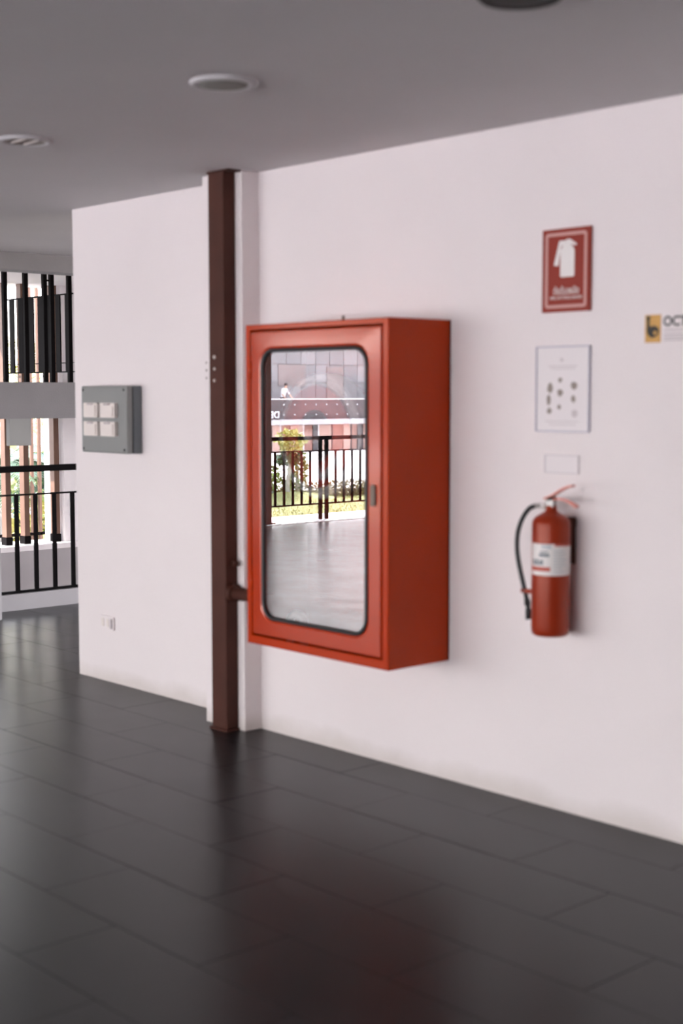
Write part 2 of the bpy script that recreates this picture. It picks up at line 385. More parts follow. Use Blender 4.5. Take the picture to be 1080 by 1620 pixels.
link('lifting_lug', lathe([(0.0, 0.0), (0.011, 0.0), (0.011, 0.008), (0.006, 0.010), (0.006, 0.026), (0.0, 0.028)], (-4.138, -0.20, CZ1 - 0.002), 12), M_LOCK, cab)

# hose reel inside the cabinet
RC = (-4.28, -0.165, 1.33)
reel = thing('hose_reel', (RC[0], -0.02, RC[2] - 0.25), 'red hose reel wound with white hose behind the cabinet glass', 'hose reel')
link('reel_flange', lathe([(0.0, 0), (0.235, 0), (0.24, 0.006), (0.235, 0.012), (0, 0.012)], (RC[0], RC[1] + 0.05, RC[2]), 48, 'y'), M_REEL, reel)
link('reel_flange', lathe([(0.10, 0), (0.200, 0), (0.206, 0.006), (0.200, 0.012), (0.10, 0.012)], (RC[0], RC[1] - 0.06, RC[2]), 48, 'y'), M_REEL, reel)
bm = bmesh.new()
for k in range(3):
    for q in range(2):
        tmp = torus((RC[0], RC[1] - 0.03 + k * 0.03, RC[2]), 0.236 - q * 0.028, 0.0145); bm.from_mesh(tmp)
link('wound_hose', finish(bm, smooth=True), M_HOSEW, reel)['label'] = 'white wound hose'
link('reel_drum', lathe([(0.10, -0.06), (0.105, -0.06), (0.105, 0.05), (0.10, 0.05)], RC, 32, 'y'), M_HOSEW, reel)
link('reel_hub', lathe([(0.0, -0.10), (0.022, -0.10), (0.026, -0.095), (0.026, -0.05), (0.034, -0.045), (0.034, 0.05), (0.0, 0.05)], RC, 24, 'y'), M_HOSEW, reel)
link('mounting_arm', box(RC[0] - 0.03, RC[0] + 0.03, -0.11, -0.013, RC[2] - 0.03, RC[2] + 0.03, 0.003), M_BLK, reel)
link('hose_nozzle', tube(spline([(RC[0] + 0.02, RC[1] - 0.075, RC[2] - 0.10), (RC[0] + 0.06, RC[1] - 0.08, RC[2] - 0.16), (RC[0] + 0.10, RC[1] - 0.07, RC[2] - 0.13), (RC[0] + 0.16, RC[1] - 0.05, RC[2] - 0.05)], 5), 0.013, 10), M_HOSEW, reel)
cr = thing('hose_coupling', (-4.44, -0.20, CZ0 + t_), 'small white ring coupling lying at the bottom inside the glazed cabinet', 'coupling')
link('coupling_ring', torus((-4.435, -0.19, CZ0 + t_ + 0.062), 0.045, 0.016, 'y', 28, 10), M_HOSEW, cr)
link('coupling_foot', box(-4.46, -4.41, -0.21, -0.17, CZ0 + t_, CZ0 + t_ + 0.022, 0.003), M_HOSEW, cr)

# ------------------------------------------------------------------ brown post and pipe
post = thing('steel_post', (-5.0, -0.13, 0), 'dark brown painted steel post standing against the white pilaster', 'post')
link('post_shaft', box(-5.058, -4.950, -0.162, -0.096, 0.012, H, 0.004), M_BRN, post)
link('base_plate', box(-5.066, -4.942, -0.170, -0.096, 0.0, 0.012, 0.002), M_BRN, post)
link('cap_plate', box(-5.062, -4.905, -0.166, -0.096, H - 0.008, H - 0.0005, 0.002), M_BRN, post)
for zz, s in ((1.660, 0.0085), (1.609, 0.0068), (1.558, 0.0068)):
    link('bolt_head', lathe([(0, 0), (s, 0), (s, -0.004), (s * 0.7, -0.007), (0, -0.007)], (-5.016, -0.162, zz), 12, 'y'), M_PLAS, post)['label'] = 'pale bolt head'
for zz in (1.639, 1.605, 1.571):
    o = link('wall_plug', lathe([(0, 0), (0.005, 0), (0.005, -0.002), (0, -0.003)], (-5.166, -0.0952, zz), 10, 'y'), M_INK)
    nm = {1.639: 'top', 1.605: 'middle', 1.571: 'bottom'}[zz]
    tag(o, f'{nm} one of three tiny grey wall plugs on the pilaster beside the brown post', 'wall plug', 'grey wall plugs on the pilaster')
pp = thing('supply_pipe', (-4.80, -0.125, 0.58), 'short dark brown pipe running from the steel post into the cabinet side', 'pipe')
link('pipe_run', tube([(-4.949, -0.128, 0.623), (-4.589, -0.128, 0.623)], 0.028, 20), M_BRN, pp)
for xx in (-4.949, -4.62): link('pipe_flange', lathe([(0.0, 0), (0.040, 0), (0.040, 0.022), (0.0, 0.022)], (xx, -0.128, 0.623), 20, 'x'), M_BRN, pp)
link('bleed_valve', lathe([(0.0, 0), (0.012, 0), (0.012, 0.03), (0, 0.03)], (-4.949, -0.125, 0.755), 14, 'x'), M_BRN, pp)

# ------------------------------------------------------------------ fire extinguisher
EX, EY = -3.170, -0.100
ex = thing('fire_extinguisher', (EX, EY, 0.66), 'dark red fire extinguisher with black hose hanging on the white wall', 'fire extinguisher')
cyl = link('cylinder', lathe([(0, 0), (0.056, 0), (0.064, 0.006), (0.066, 0.022), (0.067, 0.03), (0.067, 0.392), (0.064, 0.406), (0.054, 0.418), (0.036, 0.428), (0.022, 0.436), (0.019, 0.446), (0.019, 0.456), (0, 0.456)], (EX, EY, 0.655), 48), M_REDX, ex)
def patch(r, a0, a1, z0, z1, n=16):
    bm = bmesh.new(); rows = []
    for i in range(n + 1):
        a = math.radians(a0 + (a1 - a0) * i / n)
        rows.append([bm.verts.new((EX + q * math.cos(a), EY + q * math.sin(a), z)) for q, z in ((r, z0), (r, z1), (r - 0.0012, z1), (r - 0.0012, z0))])
    for i in range(n):
        for k in range(4): bm.faces.new((rows[i][k], rows[i][(k + 1) % 4], rows[i + 1][(k + 1) % 4], rows[i + 1][k]))
    bm.faces.new(rows[0]); bm.faces.new(rows[-1]); return finish(bm, smooth=False)
lab = link('label_sticker', patch(0.0676, -122, 28, 0.872, 0.982, 30), M_SIGNW, ex); lab['label'] = 'white printed label'
M_BLUE = mat('blue_grey_ink', (0.17, 0.19, 0.22), 0.6); M_LRED = mat('label_red_ink', (0.50, 0.10, 0.07), 0.6); M_GRN = mat('pale_blue_ink', (0.50, 0.54, 0.57), 0.6)
for a0, a1, z0, z1, m in ((-122, -52, 0.887, 0.902, M_LRED), (-114, -74, 0.909, 0.915, M_BLUE), (-114, -104, 0.915, 0.927, M_BLUE), (-99, -90, 0.915, 0.929, M_BLUE), (-86, -74, 0.916, 0.926, M_BLUE),
    (-88, -55, 0.938, 0.948, M_BLUE), (-84, -60, 0.952, 0.957, M_BLUE), (-80, -50, 0.966, 0.978, M_GRN), (-40, 28, 0.974, 0.982, M_LRED), (-44, -8, 0.956, 0.959, M_GRN), (-44, -4, 0.946, 0.949, M_GRN),
    (-44, -10, 0.936, 0.939, M_GRN), (-44, 2, 0.926, 0.929, M_GRN), (-44, -6, 0.916, 0.919, M_GRN), (-44, -2, 0.906, 0.909, M_GRN), (-44, -16, 0.896, 0.899, M_GRN), (-44, -8, 0.884, 0.887, M_GRN)):
    link('label_print', patch(0.0681, a0, a1, z0, z1, 8), m, lab)
val = link('valve_body', boxes([(EX - 0.017, EX + 0.017, EY - 0.014, EY + 0.014, 1.104, 1.132), (EX - 0.046, EX - 0.012, EY - 0.008, EY + 0.008, 1.102, 1.116)], 0.003), M_CHR, ex); val['label'] = 'satin metal valve'
link('valve_pin', box(EX - 0.014, EX + 0.018, EY - 0.010, EY + 0.010, 1.128, 1.143, 0.003), M_BLK, val)
link('pressure_gauge', lathe([(0, 0), (0.0095, 0), (0.0105, -0.004), (0.0105, -0.012), (0.0, -0.014)], (EX - 0.026, EY - 0.006, 1.108), 20, 'y'), M_SIGNW, val)
def strip(pts, w, t, m, name):
    lo = []
    P = [Vector(p) for p in spline(pts, 5)]
    for i, p in enumerate(P):
        tg = (P[min(i + 1, len(P) - 1)] - P[max(i - 1, 0)]).normalized(); nn = Vector((-tg.z, 0, tg.x))
        lo.append([tuple(p + Vector((0, a_, 0)) + nn * b_) for a_, b_ in ((-w, -t), (w, -t), (w, t), (-w, t))])
    return link(name, finish(loft(lo, True, True)), m, ex)
strip([(EX - 0.028, EY, 1.134), (EX + 0.005, EY, 1.146), (EX + 0.045, EY, 1.168), (EX + 0.075, EY, 1.180), (EX + 0.095, EY, 1.184)], 0.010, 0.003, M_REDL, 'squeeze_lever')
strip([(EX + 0.010, EY, 1.134), (EX + 0.045, EY, 1.136), (EX + 0.08, EY, 1.128), (EX + 0.113, EY, 1.112)], 0.010, 0.003, M_REDL, 'carry_handle')
link('hose_fitting', tube([(EX - 0.045, EY, 1.108), (EX - 0.078, EY, 1.106)], 0.008, 14), M_CHR, ex)
hp = spline([(-3.240, EY, 1.107), (-3.272, EY, 1.093), (-3.303, EY, 1.055), (-3.322, EY, 1.005), (-3.325, EY, 0.950), (-3.316, EY, 0.895), (-3.300, EY, 0.840), (-3.284, EY, 0.790), (-3.276, EY, 0.765)], 6)
link('discharge_hose', tube(hp, 0.0085, 12), M_RUB, ex)['label'] = 'black rubber hose'
noz = link('nozzle', tube([(-3.277, EY, 0.772), (-3.274, EY, 0.752), (-3.272, EY, 0.748), (-3.271, EY, 0.738), (-3.270, EY, 0.734), (-3.266, EY, 0.700)], [0.010, 0.012, 0.008, 0.008, 0.011, 0.013], 14), M_RUB, ex)
link('hose_clip', boxes([(-3.302, -3.226, EY - 0.008, EY + 0.008, 0.792, 0.808)], 0.003), M_REDX, ex)
br = thing('wall_bracket', (-3.16, 0, 0.90), 'dark metal hanging bracket on the wall behind the fire extinguisher', 'bracket')
link('bracket_plate', box(-3.185, -3.140, -0.012, -0.0005, 0.900, 1.066, 0.002), M_BRN, br)
link('bracket_hook', boxes([(-3.152, -3.130, -0.034, -0.010, 1.034, 1.060), (-3.150, -3.139, -0.022, -0.010, 0.905, 1.034)], 0.002), M_BRN, br)

# ------------------------------------------------------------------ wall signs
sg = thing('fire_extinguisher_sign', (-3.19, 0, 1.784), 'red rectangular sign with white extinguisher pictogram above the white notice', 'sign')
SX0, SX1, SZ0, SZ1, SY = -3.296, -3.085, 1.785, 2.074, -0.012
link('sign_board', plate(SX0, SX1, SZ0, SZ1, SY, -0.001, 0.003), M_SIGN, sg)
link('sign_border', ringplate(SX0 + 0.014, SX1 - 0.014, SZ0 + 0.014, SZ1 - 0.014, 0.011, SY - 0.0008, SY + 0.001, 0.012), M_SIGNP, sg)
pcx = -3.184
pic = [rr(pcx - 0.029, pcx + 0.029, 1.906, 2.020, 0.010, 4)]
pic[0] = [(pcx - 0.027, 1.906), (pcx + 0.027, 1.906), (pcx + 0.031, 1.911), (pcx + 0.031, 1.996), (pcx + 0.024, 2.010), (pcx + 0.010, 2.018), (pcx - 0.010, 2.018), (pcx - 0.024, 2.010), (pcx - 0.031, 1.996), (pcx - 0.031, 1.911)]
pic.append([(pcx - 0.060, 1.948), (pcx - 0.040, 1.945), (pcx - 0.036, 1.972), (pcx - 0.028, 2.012), (pcx - 0.006, 2.018), (pcx - 0.010, 2.032), (pcx - 0.036, 2.032), (pcx - 0.044, 2.004)])
pic.append([(pcx - 0.008, 2.018), (pcx + 0.008, 2.018), (pcx + 0.038, 2.012), (pcx + 0.040, 2.018), (pcx + 0.010, 2.036), (pcx - 0.008, 2.034)])
bm = bmesh.new()
for q in pic: bm.from_mesh(polyplate(q, SY - 0.0008, SY + 0.001))
link('extinguisher_pictogram', finish(bm), M_SIGNW, sg)
place_text('thai_lettering', 'ถังดับเพลิง', 0.030, -3.188, SY - 0.0003, 1.845, M_SIGNW, sg, center=True, width=0.112)
place_text('english_lettering', 'FIRE EXTINGUISHER', 0.0105, -3.188, SY - 0.0003, 1.829, M_SIGNW, sg, center=True, width=0.142)

nt = thing('instruction_notice', (-3.2, 0, 1.362), 'white instruction sheet in a clear holder under the red sign', 'notice')
NX0, NX1, NZ0, NZ1 = -3.324, -3.084, 1.364, 1.667
link('paper_sheet', plate(NX0 + 0.003, NX1 - 0.003, NZ0 + 0.003, NZ1 - 0.003, -0.006, -0.0005, 0.003), M_PAPER, nt)
link('holder_edge', ringplate(NX0, NX1, NZ0, NZ1, 0.0045, -0.010, -0.0005, 0.005), M_FRAME, nt)
def blob(x, z, w, h):
    n = 9; return [(x + w * 0.5 * math.cos(2 * math.pi * i / n) * random.uniform(0.75, 1.1), z + h * 0.5 * math.sin(2 * math.pi * i / n) * random.uniform(0.8, 1.05)) for i in range(n)]
bx_ = lambda px: -3.316 + (px - 853) / 83 * 0.234
bz_ = lambda py: 1.667 - (py - 548) / 137 * 0.303
for px, py, w, h, m in ((873, 615, .026, .042, M_INK), (871, 634, .022, .04, M_INK), (872, 651, .026, .026, M_INK), (889, 602, .022, .020, M_INK), (889, 622, .026, .028, M_INK), (888, 645, .018, .020, M_INK),
    (911, 611, .030, .030, M_INK), (910, 632, .020, .028, M_INK), (912, 655, .028, .032, M_INKF), (891, 570, .016, .014, M_INKF)):
    link('printed_icon', polyplate(blob(bx_(px), bz_(py), w, h), -0.0066, -0.005), m, nt)
for py, w in ((580, .13), (584, .11), (668, .15), (673, .12)):
    link('printed_line', box(-3.204 - w / 2, -3.204 + w / 2, -0.0066, -0.005, bz_(py) - 0.0015, bz_(py) + 0.0015), M_INKF, nt)
sp = thing('label_holder', (-3.205, 0, 1.218), 'small empty pale label holder between the white notice and the extinguisher', 'label holder')
link('holder_plate', plate(-3.281, -3.130, 1.219, 1.282, -0.004, -0.0005, 0.003), M_PAPER, sp)
link('holder_rim', ringplate(-3.283, -3.128, 1.217, 1.284, 0.004, -0.007, -0.0005, 0.004), M_FRAME2, sp)

lg = thing('logo_sign', (-2.7, 0, 1.66), 'yellow and black emblem sign lettered OCT on the wall at the right', 'sign')
link('sign_plate', plate(-2.868, -2.46, 1.652, 1.768, -0.004, -0.0005, 0.003), M_WALL, lg)
em = link('emblem_panel', box(-2.857, -2.795, -0.006, -0.003, 1.668, 1.760), M_YEL, lg)
ez = lambda px, pz: (-2.857 + (px - 300) / 335 * 0.062, 1.760 - (pz - 260) / 550 * 0.092)
fig = [[ez(*q) for q in ((325, 285), (430, 290), (400, 340), (395, 440), (415, 500), (480, 475), (560, 500), (600, 560), (590, 640), (540, 690), (450, 720), (400, 690), (350, 640), (335, 560), (345, 430), (330, 340))]]
link('emblem_figure', polyplate(fig[0], -0.0066, -0.005), M_INKB, em)
link('emblem_curl', polyplate([ez(*q) for q in ((490, 590), (540, 580), (560, 620), (520, 660), (480, 640))], -0.0070, -0.006), M_YEL, em)
place_text('logo_lettering', 'OCT', 0.034, -2.786, -0.0042, 1.720, M_INKB, lg, bold=0.03, width=0.092)
for zz, w in ((1.708, 0.17), (1.694, 0.21), (1.684, 0.19), (1.675, 0.15)):
    link('small_print', box(-2.784, -2.784 + w, -0.0048, -0.003, zz - 0.0028, zz + 0.0028), M_INKF, lg)

# ------------------------------------------------------------------ grey switch enclosure and wall socket on the left wall
YB = -0.023
eb = thing('socket_enclosure', (-6.13, 0.07, 1.2), 'grey box with four white socket covers on the left white wall', 'electrical box')
link('enclosure_back', box(-6.338, -5.922, 0.020, 0.069, 1.203, 1.540, 0.006), M_BOXD, eb)
link('enclosure_joint', box(-6.332, -5.928, 0.012, 0.022, 1.209, 1.534), M_RUB, eb)
link('enclosure_lid', box(-6.338, -5.922, YB, 0.014, 1.203, 1.540, 0.008), M_BOX, eb)
for xx in (-6.318, -5.945):
    for zz in (1.222, 1.520): link('lid_screw', lathe([(0, 0), (0.007, 0), (0.007, -0.002), (0, -0.003)], (xx, YB, zz), 10, 'y'), M_RUB, eb)
for x0, x1 in ((-6.286, -6.158), (-6.131, -6.000)):
    for z0, z1 in ((1.381, 1.455), (1.288, 1.361)):
        cv = link('socket_cover', plate(x0, x1, z0, z1, YB - 0.020, YB - 0.0, 0.008), M_PLAS, eb)
        link('cover_flap', plate(x0 + 0.012, x1 - 0.012, z0 + 0.006, z1 - 0.012, YB - 0.026, YB - 0.019, 0.006), M_PLAS, cv)
        link('flap_hinge', lathe([(0.0045, 0), (0.0045, 0.05)], ((x0 + x1) / 2 - 0.025, YB - 0.021, z1 - 0.007), 10, 'x'), M_INKF, cv)
ot = thing('wall_socket', (-6.26, 0.07, 0.275), 'small beige wall socket low on the left white wall near the floor', 'socket')
pl = link('socket_plate', plate(-6.325, -6.192, 0.276, 0.348, 0.058, 0.069, 0.006), M_WALL, ot)
for xx in (-6.29, -6.245): link('socket_insert', plate(xx - 0.012, xx + 0.012, 0.292, 0.334, 0.055, 0.060, 0.004), M_PLAS, pl)
link('socket_rocker', plate(-6.215, -6.200, 0.286, 0.338, 0.050, 0.060, 0.003), M_INKF, pl)

# ------------------------------------------------------------------ downlights
def downlight(x, y, label, kind):
    d = thing('ceiling_downlight', (x, y, H), label, 'ceiling light', 'round downlights in the ceiling')
    link('trim_ring', lathe([(0.078, -0.001), (0.080, -0.010), (0.098, -0.012), (0.106, -0.004), (0.106, 0.0), (0.078, 0.0)], (x, y, H), 40), M_LENSD if kind == 'dark' else M_CEIL, d)
    if kind == 'dark':
        link('lens', lathe([(0.0, -0.0135), (0.05, -0.013), (0.075, -0.010), (0.079, -0.004), (0.0, -0.001)], (x, y, H), 40), M_LENSD, d)
    elif kind == 'lens':
        link('lens', lathe([(0.0, -0.0135), (0.05, -0.013), (0.075, -0.010), (0.079, -0.004), (0.0, -0.001)], (x, y, H), 40), M_LENS, d)
    else:
        link('reflector', lathe([(0.0, -0.0008), (0.079, -0.0010), (0.080, -0.006), (0.077, -0.006), (0.070, -0.0018), (0.0, -0.0014)], (x, y, H), 32), M_INK, d)
        for s in (-1, 1): link('lamp_tube', tube([(x - 0.055, y + s * 0.028, H - 0.006), (x + 0.055, y + s * 0.028, H - 0.006)], 0.0045, 10), M_PLAS, d)
downlight(-3.581, -1.208, 'round downlight with frosted grey lens, middle one of three in the ceiling', 'lens')
downlight(-4.885, -1.155, 'round downlight with two small lamps showing, leftmost and farthest in the ceiling', 'lamps')
downlight(-2.325, -1.268, 'dark round downlight cut off by the top edge of the picture', 'dark')

# ------------------------------------------------------------------ railings
def railing(name, label, X, y0, y1, bars, zh, zt, zb, group=None, posts=()):
    r = thing(name, (X, (y0 + y1) / 2, 0), label, 'railing', group)
    link('handrail', box(X - 0.025, X + 0.025, y0, y1, zh - 0.022, zh + 0.022, 0.004), M_BLK, r)
    link('upper_rail', box(X - 0.012, X + 0.012, y0, y1, zt - 0.006, zt + 0.006), M_BLK, r)
    link('bottom_rail', box(X - 0.014, X + 0.014, y0, y1, zb - 0.008, zb + 0.008), M_BLK, r)
    for b in bars: link('baluster', box(X - 0.006, X + 0.006, b - 0.016, b + 0.016, zb, zt), M_BLK, r)
    for b in posts: link('post', box(X - 0.02, X + 0.02, b - 0.017, b + 0.017, 0.008 if X < -12 else 0.11, zh), M_BLK, r)
    return r
railing('balcony_railing', 'black steel railing on the kerb beyond the end of the left wall', -8.82, 0.68, 3.9, [0.985 + 0.1495 * k for k in range(-2, 14)], 0.980, 0.800, 0.122, posts=(2.6, 3.85))
railing('veranda_railing', 'black steel railing before the lawn, seen mirrored in the cabinet glass', -12.7, -10.4, -7.04, [-7.165 - 0.1345 * k for k in range(0, 24) if k not in (5, 6)], 0.978, 0.827, 0.195, posts=(-7.862, -7.960, -10.35))
vp = thing('veranda_post', (-12.7, -7.02, 0), 'dark brown steel post at the railing end, mirrored at the glass edge', 'post')
link('post_shaft', box(-12.80, -12.60, -7.035, -6.885, 0.02, H, 0.006), M_BRN, vp)
link('base_plate', box(-12.84, -12.56, -7.06, -6.885, 0.008, 0.02, 0.003), M_BRN, vp)

# stair landing screen of thin black bars
ls = thing('landing_screen', (-10.62, 2.15, 1.597), 'tall thin black bars standing on the grey stair landing', 'screen')
for yy in (1.55, 1.74, 1.925, 2.118, 2.298, 2.365, 2.537, 2.72):
    link('screen_bar', box(-10.64, -10.605, yy - 0.018, yy + 0.018, 1.597, 2.504), M_BLK, ls)
link('bar_spacer', box(-10.63, -10.615, 2.31, 2.353, 2.445, 2.458), M_BLK, ls)
lr = thing('landing_railing', (-11.3, 2.6, 1.597), 'black railing of wide flat bars on the landing behind the thin bars', 'railing')
link('top_rail', box(-12.15, -10.55, 2.592, 2.608, 2.352, 2.364), M_BLK, lr)
link('bottom_rail', box(-12.15, -10.55, 2.592, 2.608, 1.685, 1.696), M_BLK, lr)
link('lower_rail', box(-12.15, -10.55, 2.595, 2.605, 1.765, 1.772), M_BLK, lr)
for a, b in ((-12.05, -11.96), (-11.892, -11.799), (-11.752, -11.672), (-11.592, -11.513), (-11.508, -11.416), (-11.410, -11.323), (-11.247, -11.152), (-11.147, -11.066), (-11.061, -10.989), (-10.946, -10.873), (-10.790, -10.697)):
    link('flat_bar', box(a, b, 2.594, 2.606, 1.69, 2.358), M_BLK, lr)
for xx in (-12.10, -10.58): link('rail_post', box(xx - 0.008, xx + 0.008, 2.59, 2.61, 1.597, 2.358), M_BLK, lr)

# brown fins on the parapet and behind it
def fin(x, y, w, d, z0, z1, label, foot=True):
    f = thing('brown_fin', (x, y, z0), label, 'fin', 'brown vertical fins beyond the railing')
    link('fin_shaft', box(x - d / 2, x + d / 2, y - w / 2, y + w / 2, z0, z1, 0.004), M_FIN, f)
    if foot: link('fin_shoe', box(x - d / 2 - 0.006, x + d / 2 + 0.006, y - w / 2 - 0.006, y + w / 2 + 0.006, z0, z0 + 0.075, 0.003), M_BLK, f)
for (y, lb) in ((2.510, 'thick brown fin on the white parapet nearest the left picture edge'), (2.700, 'thick brown fin on the white parapet, second from the left picture edge'), (3.020, 'thick brown fin on the parapet beside the white stair pier')):
    fin(-11.72, y, 0.055, 0.085, 0.112, 2.504, lb)
for (x, y, lb) in ((-13.2, 3.631, 'slim brown fin behind the grey box under the landing'), (-13.2, 3.720, 'slim brown fin behind the parapet, middle one of three'), (-13.2, 3.822, 'slim brown fin behind the parapet, closest to the white pier')):
    fin(x, y, 0.030, 0.040, -1.2, 2.9, lb, False)
link_ = struct('garden_rail', box(-13.22, -13.18, 1.2, 5.0, 0.02, 0.05), M_BLK)

# ------------------------------------------------------------------ plants
def leaves(c, rad, n, size, seed, flat=1.0):
    rn = random.Random(seed); bm = bmesh.new()
    for _ in range(n):
        while True:
            p = Vector((rn.uniform(-1, 1), rn.uniform(-1, 1), rn.uniform(-1, 1)))
            if p.length < 1: break
        p = p.normalized() * (p.length ** 0.5)
        p = Vector((c[0] + p.x * rad[0], c[1] + p.y * rad[1], c[2] + p.z * rad[2]))
        d = Vector((rn.gauss(0, 1), rn.gauss(0, 1), rn.gauss(0.2, 0.8))).normalized(); u = d.orthogonal().normalized()
        u = (Matrix.Rotation(rn.uniform(0, 6.28), 3, d) @ u); s = size * rn.uniform(0.6, 1.3); w = s * 0.28
        q = [p, p + d * s * 0.45 + u * w, p + d * s, p + d * s * 0.45 - u * w]
        bm.faces.new([bm.verts.new(v) for v in q])
    return finish(bm)
def shrub(name, c, rad, n, size, m, label, cat, seed, stem_z, group=None):
    s = thing(name, (c[0], c[1], stem_z), label, cat, group)
    link('foliage', leaves(c, rad, n, size, seed), m, s)['kind'] = 'stuff'
    link('stem', tube([(c[0], c[1], stem_z), (c[0] + 0.02, c[1] + 0.01, (c[2] + stem_z) / 2), (c[0], c[1], c[2] + rad[2] * 0.4)], [0.04, 0.03, 0.012], 8), M_BARK, s)
    return s
def palm(base, h, n, L_, label, seed, m):
    rn = random.Random(seed); p = thing('palm', base, label, 'palm tree', 'palms beyond the railing')
    b = Vector(base); top = b + Vector((0, 0, h))
    link('trunk', tube([b, b + Vector((0.03, 0.02, h * 0.5)), top], [0.09, 0.07, 0.06], 10), M_BARK, p)
    for k in range(n):
        a = 2 * math.pi * k / n + rn.uniform(-0.2, 0.2); el = rn.uniform(0.1, 1.2); ln = L_ * rn.uniform(0.8, 1.15)
        h_ = Vector((math.cos(a), math.sin(a), 0)); side = Vector((-h_.y, h_.x, 0)); bm = bmesh.new(); S = 16; pts = []
        for i in range(S + 1):
            t = i / S; pts.append(top + h_ * (ln * t * math.cos(el * (1 - 0.3 * t))) + Vector((0, 0, ln * (math.sin(el) * t - 0.75 * t * t))))
        for i in range(1, S + 1):
            q0, q1 = pts[i - 1], pts[i]; t = i / S; lw = ln * 0.34 * math.sin(math.pi * min(1, t * 0.9 + 0.12)); tg = (q1 - q0).normalized()
            bm.faces.new([bm.verts.new(v) for v in (q0 + side * 0.006, q1 + side * 0.006, q1 - side * 0.006, q0 - side * 0.006)])
            for s in (-1, 1):
                for ph in (0.0, 0.5):
                    r0 = q0.lerp(q1, ph); tip = r0 + side * s * lw + tg * lw * 0.6 - Vector((0, 0, lw * 0.35)); mid = r0.lerp(tip, 0.45) + tg * 0.016 * L_
                    bm.faces.new([bm.verts.new(v) for v in (r0, mid, tip, r0.lerp(tip, 0.45) - tg * 0.012 * L_)])
        link('frond', finish(bm), m, p)
palm((-13.95, 3.68, -1.2), 1.85, 13, 1.1, 'green palm with feathery fronds just beyond the left fins', 3, M_LEAFD)
palm((-14.35, 4.62, -1.2), 1.65, 13, 1.0, 'green palm with feathery fronds beyond the slim fins beside the white pier', 5, M_LEAFD)
palm((-16.2, 5.2, -1.2), 3.0, 13, 1.7, 'taller pale palm farther back in the garden', 9, M_LEAFY)
for k, (x, y, z, r, m, lb) in enumerate(((-15.0, 4.55, -0.38, 0.72, M_LEAFY, 'sunlit yellow-green shrub at the foot of the left palm'), (-16.7, 5.3, -0.15, 0.8, M_LEAF, 'sunlit green shrub behind the slim fins near the white pier'), (-18.9, 6.7, 0.0, 1.0, M_LEAFY, 'broad yellow-green shrub farther back between the palms'), (-21.4, 8.3, 0.4, 1.2, M_LEAF, 'large green shrub farthest back in the garden'))):
    shrub('garden_shrub', (x, y, z), (r, r, r * 0.9), 900, 0.13, m, lb, 'shrub', 20 + k, -1.2, 'shrubs in the garden beyond the railing')
struct('garden_wall', box(-24.0, -23.7, -2.0, 25, -1.2, 0.55), M_WHITE)

# lawn tree, hedge and grass seen mirrored in the glass
tr = thing('ornamental_tree', (-15.55, -9.76, 0.09), 'small tree with pale trunk on the lawn mound, mirrored in the glass', 'tree')
tk = link('trunk', tube(spline([(-15.55, -9.76, 0.03), (-15.55, -9.74, 0.2), (-15.54, -9.77, 0.36), (-15.55, -9.80, 0.52)], 5), [0.05] + [0.036] * 6 + [0.03] * 8 + [0.024], 10), M_BARK, tr)
for dx, dy, dz in ((0.0, 0.10, 0.30), (0.03, -0.13, 0.28), (-0.05, -0.02, 0.36)):
    link('branch', tube([(-15.55, -9.79, 0.50), (-15.55 + dx * 0.5, -9.79 + dy * 0.6, 0.50 + dz * 0.6), (-15.55 + dx, -9.79 + dy, 0.50 + dz)], [0.022, 0.017, 0.010], 8), M_BARK, tk)
link('crown', leaves((-15.55, -9.80, 0.82), (0.2, 0.17, 0.16), 420, 0.075, 41), M_LEAFY, tr)['kind'] = 'stuff'
link('lower_foliage', leaves((-15.60, -9.80, 0.57), (0.16, 0.19, 0.10), 300, 0.08, 42), M_LEAFD, tr)['kind'] = 'stuff'
shrub('lawn_shrub', (-15.75, -9.60, 0.28), (0.18, 0.15, 0.20), 260, 0.08, M_LEAF, 'leafy shrub left of the small lawn tree, mirrored in the glass', 'shrub', 51, -0.05)
shrub('lawn_shrub', (-15.7, -10.05, 0.40), (0.16, 0.12, 0.34), 420, 0.075, M_LEAF, 'taller leafy shrub right of the small lawn tree, mirrored in the glass', 'shrub', 52, -0.05)
hd = thing('low_hedge', (-16.0, -11.5, -0.06), 'low brown-green hedge behind the lawn, mirrored in the glass', 'hedge')
bm = bmesh.new()
for k in range(22): bm.from_mesh(leaves((-16.05, -8.4 - k * 0.26, 0.055), (0.24, 0.22, 0.125), 170, 0.06, 60 + k))
link('foliage', finish(bm), M_HEDGE, hd)['kind'] = 'stuff'
link('stem_row', box(-16.1, -16.0, -14.1, -8.4, -0.06, 0.06, 0.01), M_SOIL, hd)
rn = random.Random(5); bm = bmesh.new()
for _ in range(9000):
    x = rn.uniform(-16.0, -13.32); y = rn.uniform(-12.5, -7.0); z = lawn_z(x, y); a = rn.uniform(0, 6.28); h_ = rn.uniform(0.015, 0.04); w = 0.004
    bm.faces.new([bm.verts.new(v) for v in ((x - w * math.cos(a), y - w * math.sin(a), z - 0.005), (x + w * math.cos(a), y + w * math.sin(a), z - 0.005), (x + rn.uniform(-.015, .015), y + rn.uniform(-.015, .015), z + h_))])
tag(link('lawn_grass', finish(bm), M_LAWN), 'short yellowish grass on the lawn mirrored in the cabinet glass', 'grass', kind='stuff')

